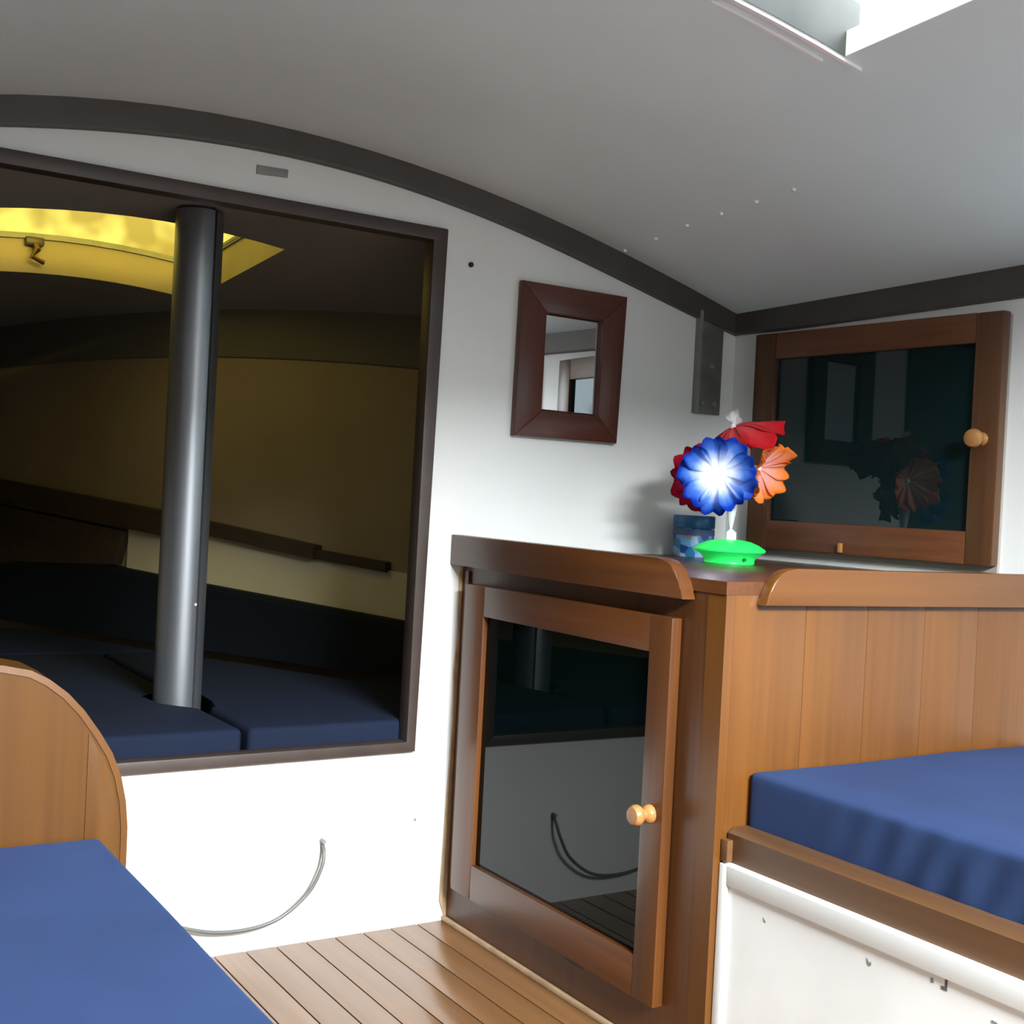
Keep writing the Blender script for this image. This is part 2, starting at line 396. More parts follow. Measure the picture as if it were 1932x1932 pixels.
# ------------------------------------------------------------------ shape of the cabin
BY = 2.644                                        # aft face of the bulkhead
CZ = 0.921                                        # counter height
def ceil_z(x, y=BY):
    u = x - 1; return 1.8525 - 0.0112 * u - 0.163 * u * u + 0.0289 * u ** 3 + 0.0003 * u ** 4 + 0.06 * (BY - y)
def trim_z(x):
    u = x - 1; return 1.7936 - 0.0035 * u - 0.1794 * u * u + 0.001 * u ** 3 + 0.0268 * u ** 4
HP0 = Vector((2.389, BY, 0)); HD = Vector((0.0761, -0.9971, 0)); HN = Vector((-0.9971, -0.0761, 0))
HF = (HP0, HD, HN, Vector((0, 0, 1)))             # along s (aft), t (into the cabin), z
def hull(s, t, z): return HP0 + HD * s + HN * t + Vector((0, 0, z))
PX = 2 * 1.0 - 2.389                              # port side mirrors starboard

# main cabin ceiling with its hatch opening
HX0, HX1, HY0, HY1 = 0.45, 1.62, 0.72, 1.548
def sheet_bm(xs, ys, zf, skip, th):
    bm = bmesh.new(); g = {}
    def V(i, j, k):
        if (i, j, k) not in g:
            x, y = xs[i], ys[j]; g[(i, j, k)] = bm.verts.new((x, y, zf(x, y) + (th if k else 0)))
        return g[(i, j, k)]
    nx, ny = len(xs) - 1, len(ys) - 1
    solid = lambda i, j: 0 <= i < nx and 0 <= j < ny and not skip(i, j)
    for i in range(nx):
        for j in range(ny):
            if not solid(i, j): continue
            for k in (0, 1): bm.faces.new([V(i, j, k), V(i + 1, j, k), V(i + 1, j + 1, k), V(i, j + 1, k)])
            if not solid(i - 1, j): bm.faces.new([V(i, j, 0), V(i, j + 1, 0), V(i, j + 1, 1), V(i, j, 1)])
            if not solid(i + 1, j): bm.faces.new([V(i + 1, j, 0), V(i + 1, j + 1, 0), V(i + 1, j + 1, 1), V(i + 1, j, 1)])
            if not solid(i, j - 1): bm.faces.new([V(i, j, 0), V(i + 1, j, 0), V(i + 1, j, 1), V(i, j, 1)])
            if not solid(i, j + 1): bm.faces.new([V(i, j + 1, 0), V(i + 1, j + 1, 0), V(i + 1, j + 1, 1), V(i, j + 1, 1)])
    return bm
def rng(a, b, n): return [a + (b - a) * i / n for i in range(n)] + [b]
xs = rng(-0.72, HX0, 12) + rng(HX0, HX1, 12)[1:] + rng(HX1, 2.75, 12)[1:]
ys = [-1.32, -0.45, HY0, HY1, 2.0, 2.4, BY]
ih0, ih1 = xs.index(HX0), xs.index(HX1)
tag(obj('ceiling', sheet_bm(xs, ys, ceil_z, lambda i, j: (ih0 <= i < ih1 and j == 2) or (j == 0 and xs[i] > 0.44 and xs[i + 1] < 1.53), 0.03), CEIL, smooth=True), kind='structure')

# main hatch
hatch = thing('roof_hatch', 'open white roof hatch with bright daylight above the cabin, top right', 'hatch', (1.03, 1.1, 1.9))
def hatch_strip(name, x, y, h0, h1, mat, parent):
    """a strip that follows the camber, h0..h1 measured from the ceiling"""
    bm = bmesh.new(); n = 12 if x[1] - x[0] > 0.3 else 1; rows = []
    for xx in rng(x[0], x[1], n):
        rows.append([bm.verts.new((xx, yy, ceil_z(xx, yy) + hh)) for yy, hh in ((y[0], h0), (y[1], h0), (y[1], h1), (y[0], h1))])
    for a, b in zip(rows, rows[1:]):
        for k in range(4): bm.faces.new((a[k], a[(k + 1) % 4], b[(k + 1) % 4], b[k]))
    bm.faces.new(rows[0]); bm.faces.new(rows[-1])
    return obj(name, bm, mat, parent)
hatch_strip('coaming', (HX0 - 0.03, HX1 + 0.03), (HY1 - 0.0015, HY1 + 0.02), 0.0005, 0.105, COAM_SHADE, hatch)
hatch_strip('coaming', (HX0 - 0.03, HX1 + 0.03), (HY0 - 0.02, HY0), 0.0, 0.06, COAM_SHADE, hatch)
hatch_strip('coaming', (HX0 - 0.02, HX0), (HY0, HY1), 0.0, 0.06, COAM_SHADE, hatch)
hatch_strip('coaming', (HX1 - 0.0015, HX1 + 0.02), (HY0, HY1), 0.0005, 0.045, COAM, hatch)
GLOSSW = paint('glossy_white_lip', (236, 238, 238), rough=0.12, var=0.02, bump=0, coat=0.8)
hatch_strip('light_blocker', (0.30, 1.70), (-0.43, 0.67), 0.035, 0.26, COAM, hatch)  # unseen box added on the roof to keep companionway light off the forward coaming
hatch_strip('lip_trim', (HX0 - 0.02, HX1 + 0.045), (HY1 + 0.002, HY1 + 0.010), -0.006, 0.0, GLOSSW, hatch)
hatch_strip('lip_trim', (HX0 - 0.02, HX1 - 0.02), (HY1 + 0.034, HY1 + 0.040), -0.005, 0.0, GLOSSW, hatch)
obj('canvas_hood', tube_bm([(x, HY1 + 0.09, ceil_z(x, HY1) + 0.135 + 0.008 * math.sin(x * 30)) for x in rng(0.5, 1.66, 24)], 0.045, 14), BLUECANVAS, hatch, smooth=True)['label'] = 'rolled blue canvas'

# bulkhead with its large opening
OX0, OX1, OZ0, OZ1 = 0.06, 1.402, 0.445, 1.675
bx = rng(-0.72, OX0, 8) + rng(OX0, OX1, 12)[1:] + rng(OX1, 2.46, 14)[1:]
bm = bmesh.new()
def slab(x0, x1, zf0, zf1):
    v = [bm.verts.new((x, y, z)) for y in (BY, BY + 0.022) for x, z in ((x0, zf0(x0)), (x1, zf0(x1)), (x1, zf1(x1)), (x0, zf1(x0)))]
    for f in ((0, 1, 2, 3), (7, 6, 5, 4), (0, 4, 5, 1), (1, 5, 6, 2), (2, 6, 7, 3), (3, 7, 4, 0)): bm.faces.new([v[i] for i in f])
for a, b in zip(bx, bx[1:]):
    top = lambda x: ceil_z(x) + 0.03
    if a >= OX0 - 1e-6 and b <= OX1 + 1e-6:
        slab(a, b, lambda x: -0.03, lambda x: OZ0); slab(a, b, lambda x: OZ1, top)
    else: slab(a, b, lambda x: -0.03, top)
bmesh.ops.remove_doubles(bm, verts=bm.verts, dist=1e-5)
tag(obj('wall_front', bm, WHITE), kind='structure')

# dark trim along the top of the bulkhead and of the starboard side
bm = bmesh.new(); rows = []
for x in rng(0 - 0.35, 2.389, 44):
    z0 = trim_z(x) if x > 0.3 else ceil_z(x) - 0.062
    rows.append([bm.verts.new(p) for p in ((x, BY, z0), (x, BY - 0.014, z0 + 0.002), (x, BY - 0.016, z0 + 0.006), (x, BY - 0.016, ceil_z(x) + 0.002), (x, BY, ceil_z(x) + 0.002))])
for a, b in zip(rows, rows[1:]):
    for k in range(5): bm.faces.new((a[k], a[(k + 1) % 5], b[(k + 1) % 5], b[k]))
bm.faces.new(rows[0]); bm.faces.new(rows[-1])
tag(obj('trim_1', bm, TRIM), 'dark grey trim band curving along the top of the front wall', kind='structure')
bm = bmesh.new(); rows = []
for s in rng(0.0, 3.9, 20):
    zt = ceil_z(2.389 + s * 0.0763, BY - s * 0.997) + 0.004; zb = 1.541 + 0.028 * s + (0.006 if s < 0.2 else 0) * (1 - s / 0.2)
    zb = min(zb, zt - 0.05) if s > 1.2 else zb
    rows.append([bm.verts.new(hull(s, t, z)) for t, z in ((0, zb), (0.014, zb + 0.002), (0.016, zb + 0.006), (0.016, zt), (0, zt))])
for a, b in zip(rows, rows[1:]):
    for k in range(5): bm.faces.new((a[k], a[(k + 1) % 5], b[(k + 1) % 5], b[k]))
bm.faces.new(rows[0]); bm.faces.new(rows[-1])
tag(obj('trim_2', bm, TRIM), 'dark grey trim band along the top of the right wall', kind='structure')

# starboard wall with a window aft of the frame, port wall, aft wall with companionway, floor
WS0, WS1, WZ0, WZ1 = 1.10, 1.72, 1.16, 1.50
bm = bmesh.new()
def hslab(s0, s1, z0, z1, t0=-0.025, t1=0.0):
    box_bm((s0, s1), (t0, t1), (z0, z1), frame=HF, bm=bm)
def htop(s): return ceil_z(2.389 + s * 0.0763, BY - s * 0.997) + 0.03
hslab(-0.02, WS0, -0.03, 1.63); hslab(WS1, 4.05, -0.03, 1.63); hslab(WS0, WS1, -0.03, WZ0); hslab(WS0, WS1, WZ1, 1.63)
for a, b in zip(rng(-0.02, 4.05, 12), rng(-0.02, 4.05, 12)[1:]): hslab(a, b, 1.63, max(htop(a), htop(b)))
tag(obj('wall_right', bm, WHITE), kind='structure')
bm = box_bm((-0.74, -0.715), (-1.35, BY + 0.02), (-0.03, 1.6))
tag(obj('wall_left', bm, CABW), kind='structure')
bm = bmesh.new()
for x, z in (((-0.74, 0.50), (-0.03, 2.12)), ((1.50, 2.74), (-0.03, 2.12)), ((0.50, 1.50), (-0.03, 0.62))):
    box_bm(x, (-1.35, -1.32), z, bm=bm)
tag(obj('wall_back', bm, CABW), kind='structure')

win = thing('window_1', None, None, tuple(hull((WS0 + WS1) / 2, 0, WZ0))); win['kind'] = 'structure'
for nm, s, z in (('window_frame', (WS0 - 0.05, WS1 + 0.05), (WZ1, WZ1 + 0.04)), ('window_frame', (WS0 - 0.05, WS1 + 0.05), (WZ0 - 0.04, WZ0)),
                 ('window_frame', (WS0 - 0.05, WS0), (WZ0, WZ1)), ('window_frame', (WS1, WS1 + 0.05), (WZ0, WZ1))):
    box(nm, s, (0.0, 0.022), z, GLOSSW, win, bev=0.004, frame=HF)
for s, z in (((WS0, WS1), (WZ1 - 0.006, WZ1)), ((WS0, WS1), (WZ0, WZ0 + 0.012)), ((WS0, WS0 + 0.012), (WZ0, WZ1)), ((WS1 - 0.024, WS1), (WZ0, WZ1))):
    box('gasket', s, (-0.015, -0.003), z, BLACK, win, frame=HF)
box('pane', (WS0, WS1), (-0.013, -0.009), (WZ0, WZ1), CLEARW, win, frame=HF)

FX0 = 1.015 - 0.073 * 9
floor = tag(box('floor', (-0.72, 2.6), (-1.33, BY), (-0.05, -0.010), GROOVE), kind='structure')
x = FX0
while x < 1.53:
    x1 = min(x + 0.073, 1.531)
    box('plank', (x + 0.0018, x1 - 0.0012), (-1.30, BY), (-0.010, 0.0), FLOORW, floor, bev=0.0012); x += 0.073

# ------------------------------------------------------------------ opening frame
fr = tag(box('trim_3', (OX0 - 0.03, 1.4375), (BY - 0.016, BY + 0.03), (1.664, 1.696), FRAME, bev=0.004, origin=(0.7, BY, 1.68)), 'dark brown top rail of the opening frame', kind='structure')
prism('jamb', [(1.392, 0.452), (1.417, 0.428), (1.4375, 1.694), (1.398, 1.664)], 'y', BY - 0.0165, BY + 0.03, FRAME, fr, bev=0.004)
prism('sill', [(OX0 - 0.03, 0.420), (1.418, 0.429), (1.394, 0.454), (OX0 - 0.03, 0.449)], 'y', BY - 0.0165, BY + 0.03, FRAME, fr, bev=0.004)
box('jamb', (OX0 - 0.03, OX0), (BY - 0.016, BY + 0.03), (0.45, 1.67), FRAME, fr, bev=0.004)

# ------------------------------------------------------------------ forepeak beyond the opening
def sstep(a, b, x):
    t = max(0, min(1, (x - a) / (b - a))); return t * t * (3 - 2 * t)
def fz(x, y): return 1.74 - 0.06 * (y - 3.2) - 0.2 * (x - 0.93) ** 2
GX0, GX1, GY0, GY1 = 0.42, 1.272, 3.265, 4.085
fxs = rng(-0.4, 0.26, 3) + rng(0.26, GX0 - 0.03, 5)[1:] + rng(GX0, GX1, 10) + rng(GX1 + 0.025, 1.45, 7) + rng(1.45, 2.3, 4)[1:]
fys = rng(BY + 0.022, 3.0, 6) + [GY0, GY1, 4.7, 5.4]
i0, i1 = fxs.index(GX0), fxs.index(GX1)
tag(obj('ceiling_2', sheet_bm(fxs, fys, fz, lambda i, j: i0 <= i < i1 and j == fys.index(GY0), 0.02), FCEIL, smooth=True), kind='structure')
def vwall(name, p, q, z0, z1, th, mat):
    d = Vector((q[0] - p[0], q[1] - p[1], 0)); L = d.length; d /= L; n = Vector((-d.y, d.x, 0))
    return (Vector((p[0], p[1], 0)), d, n, Vector((0, 0, 1))), L
SF, SL = vwall('', (2.101, 2.666), (0.85, 5.2), 0, 0, 0, None)    # starboard lining; its normal points outboard when q is forward
# n = (-dy, dx): points to -x side rotated left of travel; travel is forward-port so n points port-aft (inboard)
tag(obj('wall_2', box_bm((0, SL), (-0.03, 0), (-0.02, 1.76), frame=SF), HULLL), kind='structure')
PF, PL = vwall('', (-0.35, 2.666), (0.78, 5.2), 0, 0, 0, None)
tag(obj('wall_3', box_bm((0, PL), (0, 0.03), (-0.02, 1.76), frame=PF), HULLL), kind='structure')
tag(box('wall_4', (0.6, 1.0), (5.2, 5.23), (-0.02, 1.76), HULLL), kind='structure')
tag(box('floor_2', (-0.4, 2.2), (BY + 0.022, 5.3), (-0.05, -0.02), GROOVE), kind='structure')
def ss(px, py):      # position along the starboard lining of a plan point
    return (Vector((px, py, 0)) - SF[0]).dot(SF[1])
bm = bmesh.new(); rows = []
for t_ in rng(0.0, SL - 0.02, 24):
    q = SF[0] + SF[1] * t_; zc = fz(q.x, q.y) + 0.004
    rows.append([bm.verts.new(q + SF[2] * a + Vector((0, 0, z_))) for a, z_ in ((0.0003, zc - 0.165), (0.006, zc - 0.160), (0.012, zc), (0.0003, zc))])
for a, b in zip(rows, rows[1:]):
    for k in range(4): bm.faces.new((a[k], a[(k + 1) % 4], b[(k + 1) % 4], b[k]))
bm.faces.new(rows[0]); bm.faces.new(rows[-1])
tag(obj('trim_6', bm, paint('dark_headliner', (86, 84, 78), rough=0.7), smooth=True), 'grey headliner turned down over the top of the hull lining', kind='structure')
# rising shelf batten
shelf = thing('shelf_rail', 'dark wooden shelf rail rising along the hull lining inside the opening', 'rail', (1.5, 3.8, 0.8))
def rail_seg(name, a, b, h, t, mat, parent, dz=0):
    (xa, ya, za), (xb, yb, zb) = a, b
    sa, sb = ss(xa, ya), ss(xb, yb)
    bmm = bmesh.new(); o, d, n, u = SF
    vs = []
    for s_, z_ in ((sa, za), (sb, zb)):
        for tt, hh in ((0.001, 0), (t, 0), (t, -h), (0.001, -h)): vs.append(bmm.verts.new(o + d * s_ + n * tt + u * (z_ + hh + dz)))
    for f in ((0, 1, 2, 3), (7, 6, 5, 4), (0, 4, 5, 1), (1, 5, 6, 2), (2, 6, 7, 3), (3, 7, 4, 0)): bmm.faces.new([vs[i] for i in f])
    return obj(name, bmm, mat, parent)
rail_seg('batten', (1.722, 3.419, 0.837), (1.555, 3.762, 0.866), 0.030, 0.03, DARKWOOD, shelf)
rail_seg('batten', (1.60, 3.67, 0.872), (1.30, 4.28, 0.945), 0.045, 0.045, DARKWOOD, shelf)
rail_seg('batten', (1.30, 4.28, 0.948), (0.88, 5.14, 1.030), 0.085, 0.05, DARKWOOD, shelf)
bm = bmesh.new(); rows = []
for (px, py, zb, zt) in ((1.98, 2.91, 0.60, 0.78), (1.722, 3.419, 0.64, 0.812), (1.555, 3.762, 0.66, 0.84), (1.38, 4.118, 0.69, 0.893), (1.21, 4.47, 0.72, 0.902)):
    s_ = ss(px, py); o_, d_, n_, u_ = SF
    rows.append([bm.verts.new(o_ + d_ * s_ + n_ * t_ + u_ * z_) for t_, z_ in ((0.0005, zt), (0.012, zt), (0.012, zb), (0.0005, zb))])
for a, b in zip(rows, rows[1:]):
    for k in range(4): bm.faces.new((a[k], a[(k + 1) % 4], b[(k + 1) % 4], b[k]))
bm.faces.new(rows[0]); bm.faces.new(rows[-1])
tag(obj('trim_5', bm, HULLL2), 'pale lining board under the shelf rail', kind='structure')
# dark wooden locker face at the forward end, between shelf and backrest
o_, d_, n_, u_ = SF
sl0, sl1 = ss(1.204, 4.477), SL - 0.02
bm = bmesh.new()
vs = [bm.verts.new(o_ + d_ * s_ + n_ * t_ + u_ * z_) for t_ in (0.001, 0.04) for s_, z_ in ((sl0 + 0.03, 0.745), (sl1, 0.71), (sl1, 0.935), (sl0 - 0.01, 0.868))]
for f in ((0, 1, 2, 3), (7, 6, 5, 4), (0, 4, 5, 1), (1, 5, 6, 2), (2, 6, 7, 3), (3, 7, 4, 0)): bm.faces.new([vs[i] for i in f])
tag(obj('locker_panel', bm, DARKWOOD, origin=(1.0, 4.8, 0.8)), 'dark brown locker front low at the far end beyond the opening', 'locker')
# backrest cushion along the hull
bm = bmesh.new(); rows = []
for (px, py, z) in ((2.02, 2.83, 0.625), (1.758, 3.348, 0.664), (1.599, 3.671, 0.684), (1.38, 4.118, 0.712), (1.174, 4.539, 0.742), (0.90, 5.10, 0.70)):
    s_ = ss(px, py); rows.append([bm.verts.new(o_ + d_ * s_ + n_ * t_ + u_ * z_) for t_, z_ in ((0.002, z), (0.05, z), (0.065, z - 0.015), (0.10, 0.50), (0.002, 0.50))])
for a, b in zip(rows, rows[1:]):
    for k in range(5): bm.faces.new((a[k], a[(k + 1) % 5], b[(k + 1) % 5], b[k]))
bm.faces.new(rows[0]); bm.faces.new(rows[-1])
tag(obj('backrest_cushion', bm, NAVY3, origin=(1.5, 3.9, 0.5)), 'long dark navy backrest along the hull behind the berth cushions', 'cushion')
# berth base and cushions: notch round the mast, seam running forward
MC = (0.977, 3.105)
tag(prism('berth_platform', [(-0.30, 2.672), (2.05, 2.672), (0.88, 5.05), (0.74, 5.05)], 'z', -0.018, 0.40, DARKWOOD, origin=(0.9, 3.6, 0)), 'dark berth platform under the navy cushions beyond the opening', 'berth')
def seamx(y): return 1.001 + (y - 2.672) * (-0.02)
def cush(name, pts, label):
    bm = prism_bm(pts, 'z', 0.402, 0.50)
    es = [e for e in bm.edges]
    bmesh.ops.bevel(bm, geom=es, offset=0.014, segments=4, affect='EDGES', profile=0.5)
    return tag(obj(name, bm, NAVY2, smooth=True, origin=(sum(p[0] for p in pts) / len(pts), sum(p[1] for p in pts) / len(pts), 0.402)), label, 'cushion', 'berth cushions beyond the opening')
cush('berth_cushion', [(1.010, 2.672), (1.86, 2.672), (1.21, 3.99), (1.010, 3.99), (1.010, 3.19), (1.066, 3.17), (1.062, 3.04), (1.016, 2.96)], 'navy berth cushion right of the seam at the mast foot')
cush('berth_cushion', [(-0.15, 2.672), (0.996, 2.672), (0.990, 2.96), (0.955, 3.005), (0.90, 3.03), (0.885, 3.16), (0.93, 3.20), (0.996, 3.20), (0.996, 3.99), (0.40, 3.99)], 'navy berth cushion left of the seam at the mast foot')
cush('berth_cushion', [(0.41, 4.01), (1.19, 4.01), (0.88, 4.68), (0.72, 4.68)], 'far navy berth cushion filling the bow end')
# mast: cylinder with a luff groove facing aft/starboard
bm = bmesh.new(); prof = []
ga = math.radians(-66)                            # direction of the groove seen from above
n = 40
for i in range(n + 1):
    a = ga + math.radians(3.2) + (2 * PI - math.radians(6.4)) * i / n; prof.append((math.cos(a) * 0.060, math.sin(a) * 0.060))
prof.append((math.cos(ga - math.radians(3.2)) * 0.050, math.sin(ga - math.radians(3.2)) * 0.050))
prof.append((math.cos(ga + math.radians(3.2)) * 0.050, math.sin(ga + math.radians(3.2)) * 0.050))
prof = [(MC[0] + a, MC[1] + b) for a, b in prof]
mast = thing('mast', 'grey metal mast post standing through the berth beyond the opening', 'mast', (MC[0], MC[1], 0.402))
obj('tube', prism_bm(prof, 'z', 0.402, fz(*MC) - 0.006), STEEL, mast, smooth=True)
gx, gy = MC[0] + math.cos(ga) * 0.0515, MC[1] + math.sin(ga) * 0.0515
obj('groove_strip', tube_bm([(gx, gy, 0.41), (gx, gy, fz(*MC) + 0.005)], 0.003, 8), GROOVE, mast)
rx, ry = MC[0] + math.cos(ga - 0.12) * 0.060, MC[1] + math.sin(ga - 0.12) * 0.060
obj('rivet', lathe_bm([(0, 0), (0.004, 0.001), (0.003, 0.003), (0, 0.004)], (rx, ry, 0.745), (math.cos(ga - 0.12), math.sin(ga - 0.12), 0), 10), GLOSSW, mast)
# foredeck hatch with amber acrylic lid
fh = thing('foredeck_hatch', 'amber tinted hatch glowing yellow in the forepeak ceiling, behind the mast', 'hatch', (0.85, 3.68, 1.7))
def fstrip(name, x, y, h0, h1, mat, taper=0.0):
    bm = bmesh.new(); n = 10 if x[1] - x[0] > 0.3 else 1; rows = []
    for xx in rng(x[0], x[1], n):
        rows.append([bm.verts.new((xx, yy, fz(xx, yy) + hh)) for yy, hh in ((y[0], h0), (y[1], h0), (y[1], h1), (y[0], h1))])
    for a, b in zip(rows, rows[1:]):
        for k in range(4): bm.faces.new((a[k], a[(k + 1) % 4], b[(k + 1) % 4], b[k]))
    bm.faces.new(rows[0]); bm.faces.new(rows[-1]); return obj(name, bm, mat, fh)
fstrip('coaming', (GX0 + 0.0015, GX1 - 0.0015), (GY1 - 0.0015, GY1 + 0.02), 0.0005, 0.105, FCOAM)
fstrip('coaming', (GX0 + 0.0015, GX1 - 0.0015), (GY0 - 0.02, GY0 + 0.0015), 0.0005, 0.105, FCOAM)
fstrip('coaming', (GX0 - 0.02, GX0 + 0.0015), (GY0 - 0.02, GY1 + 0.02), 0.0005, 0.105, FCOAM)
fstrip('coaming', (GX1 - 0.0015, GX1 + 0.02), (GY0 - 0.02, GY1 + 0.02), 0.0005, 0.105, FCOAM)
fstrip('lid_pane', (GX0 + 0.01, GX1 - 0.01), (GY0 + 0.01, GY1 - 0.01), 0.106, 0.114, AMBER)
for x_, y_ in (((GX0 - 0.02, GX1 + 0.02), (GY1 - 0.012, GY1 + 0.02)), ((GX0 - 0.02, GX1 + 0.02), (GY0 - 0.02, GY0 + 0.008)), ((GX0 - 0.02, GX0 + 0.012), (GY0, GY1)), ((GX1 - 0.008, GX1 + 0.02), (GY0, GY1))):
    fstrip('lid_frame', x_, y_, 0.105, 0.122, GREYMETAL)
lx = 0.762; ly = GY1 - 0.004; lz = fz(lx, ly)
lat = obj('latch', box_bm((lx - 0.028, lx + 0.028), (ly - 0.028, ly), (lz + 0.082, lz + 0.108), 0.006), FRAME, fh, smooth=True)
obj('latch_lever', tube_bm([(lx, ly - 0.03, lz + 0.085), (lx + 0.004, ly - 0.05, lz + 0.065), (lx - 0.012, ly - 0.045, lz + 0.042), (lx + 0.026, ly - 0.035, lz + 0.03)], [0.008, 0.010, 0.007, 0.008], 10), BRASS, lat, smooth=True)

# ------------------------------------------------------------------ things on the bulkhead
pl = thing('wall_plate', 'small blank grey plate on the white wall above the opening', 'plate', (0.99, BY, 1.742))
prism('plate', [(0.953, 1.743), (1.026, 1.747), (1.027, 1.765), (0.954, 1.763)], 'y', BY - 0.004, BY, GREYMETAL, pl, bev=0.001)
tag(obj('wall_hook', lathe_bm([(0, 0.010), (0.004, 0.009), (0.0065, 0.005), (0.0065, 0.0)], (1.512, BY, 1.622), (0, -1, 0), 16), BLACK, smooth=True), 'small black round fastener left of the mirror', 'fastener')
tag(obj('wall_screw', lathe_bm([(0, 0.002), (0.004, 0.001), (0.004, 0)], (1.434, BY, 0.259), (0, -1, 0), 12), GREYMETAL), 'tiny grey screw on the lower white wall beside the cabinet', 'screw')

# mirror
mir = thing('wall_mirror', 'small mirror in a wide dark wooden frame on the white wall', 'mirror', (1.82, BY, 1.208))
y0, y1 = BY - 0.022, BY - 0.001
ox0, ox1, oz0, oz1, ix0, ix1, iz0, iz1 = 1.650, 1.976, 1.212, 1.602, 1.729, 1.908, 1.279, 1.531
prism('frame_stile', [(ox0, oz0), (ix0, iz0), (ix0 + 0.001, iz1), (ox0 + 0.004, oz1)], 'y', y0, y1, MIRV, mir, bev=0.003)
prism('frame_stile', [(ox1 - 0.004, oz0), (ix1, iz0), (ix1 + 0.001, iz1), (ox1 + 0.007, oz1)], 'y', y0, y1, MIRV, mir, bev=0.003)
prism('frame_rail', [(ox0 + 0.004, oz1), (ix0 + 0.001, iz1), (ix1 + 0.001, iz1), (ox1 + 0.007, oz1)], 'y', y0, y1, MIRH, mir, bev=0.003)
prism('frame_rail', [(ox0, oz0), (ix0, iz0), (ix1, iz0), (ox1 - 0.004, oz0)], 'y', y0, y1, MIRH, mir, bev=0.003)
tl = math.radians(1.2)
bm = bmesh.new()
cxm = (ix0 + ix1) / 2; MFr = (Vector((cxm, BY - 0.008, (iz0 + iz1) / 2)), Vector((math.cos(tl), math.sin(tl), 0)), Vector((-math.sin(tl), math.cos(tl), 0)), Vector((0, 0, 1)))
hw, hz, bv = 0.092, 0.129, 0.009
F = [bm.verts.new(MFr[0] + MFr[1] * a + MFr[2] * b + MFr[3] * c) for a, b, c in
     ((-hw, 0.0035, -hz), (hw, 0.0035, -hz), (hw, 0.0035, hz), (-hw, 0.0035, hz), (-hw + bv, 0, -hz + bv), (hw - bv, 0, -hz + bv), (hw - bv, 0, hz - bv), (-hw + bv, 0, hz - bv),
      (-hw, 0.006, -hz), (hw, 0.006, -hz), (hw, 0.006, hz), (-hw, 0.006, hz))]
for f in ((4, 5, 6, 7), (0, 1, 5, 4), (1, 2, 6, 5), (2, 3, 7, 6), (3, 0, 4, 7), (8, 9, 10, 11), (0, 8, 9, 1), (1, 9, 10, 2), (2, 10, 11, 3), (3, 11, 8, 0)): bm.faces.new([F[i] for i in f])
obj('mirror_pane', bm, MIRROR, mir)

# chainplate
cp = thing('chainplate', 'grey metal plate on the wall just under the ceiling corner', 'plate', (2.29, BY, 1.315))
box('plate', (2.248, 2.336), (BY - 0.010, BY), (1.316, 1.60), paint('plate_grey', (112, 114, 110), rough=0.45, metal=0.5, var=0.2, scale=18), cp, bev=0.002)
box('side_flange', (2.240, 2.250), (BY - 0.022, BY), (1.316, 1.60), GREYMETAL, cp, bev=0.002)
for x_, z_ in ((2.297, 1.45), (2.313, 1.345), (2.268, 1.345)):
    obj('bolt', lathe_bm([(0, 0.007), (0.006, 0.006), (0.008, 0.002), (0.008, 0)], (x_, BY - 0.010, z_), (0, -1, 0), 8), GREYMETAL, cp)

# stiff cable loop hanging off the wall
cab = thing('cable', 'thin grey cable looping down the lower white wall', 'cable', (1.19, BY, 0.23))
path = spline([(1.19, BY, 0.233), (1.189, BY - 0.018, 0.212), (1.180, BY - 0.028, 0.176), (1.147, BY - 0.03, 0.121), (1.072, BY - 0.03, 0.071), (0.973, BY - 0.03, 0.060), (0.875, BY - 0.03, 0.079), (0.76, BY - 0.025, 0.13), (0.68, BY - 0.01, 0.20), (0.66, BY, 0.23)], 8)
obj('wire', tube_bm(path, 0.0042, 10), CABLE, cab, smooth=True)
obj('end_sleeve', lathe_bm([(0, 0.016), (0.005, 0.016), (0.0055, 0.0)], (1.19, BY, 0.233), (0, -1, 0), 12), paint('sleeve_grey', (120, 122, 118), bump=0), cab, smooth=True)

# ceiling snaps
for i, (x_, y_) in enumerate([(1.957, 2.610), (1.950, 2.475), (1.940, 2.342), (1.938, 2.218), (1.938, 2.100), (1.940, 1.985)]):
    zc = ceil_z(x_, y_)
    tag(obj('screw_cap', lathe_bm([(0, -0.006), (0.004, -0.005), (0.0062, -0.001), (0.0062, 0.002)], (x_, y_, zc), (0, 0, 1), 14), GLOSSW, smooth=True),
        ['shiny ceiling screw nearest the front wall trim', 'second ceiling screw from the front wall trim', 'third ceiling screw from the front wall trim', 'fourth ceiling screw from the front wall trim', 'fifth ceiling screw from the front wall trim', 'faint ceiling screw farthest from the front wall'][i], 'screw', 'row of ceiling screws')

# ------------------------------------------------------------------ corner cabinet
cabi = thing('corner_cabinet', 'brown wooden corner cabinet with a dark glass door under the counter', 'cabinet', (1.95, 2.15, 0))
YC = 1.681
prism('carcass', [(1.5315, YC + 0.012), (2.452, YC + 0.012), (2.388, BY - 0.001), (1.5315, BY - 0.001)], 'z', 0.0, 0.900, CABW, cabi)
prism('corner_post', [(1.531, YC), (1.552, YC), (1.552, YC + 0.05), (1.531, YC + 0.05)], 'z', 0.0, 0.900, PANELW, cabi, bev=0.002)
xb = [1.552, 1.735, 1.905, 2.075, 2.245, 2.4595]
for a, b in zip(xb, xb[1:]):
    box('panel_strip', (a + 0.0004, b - 0.0004), (YC, YC + 0.012), (0.0, 0.900), PANELW, cabi, bev=0.0006)
box('gap', (1.5306, 1.5318), (2.062, 2.127), (0.079, 0.090), BLACK, cabi)
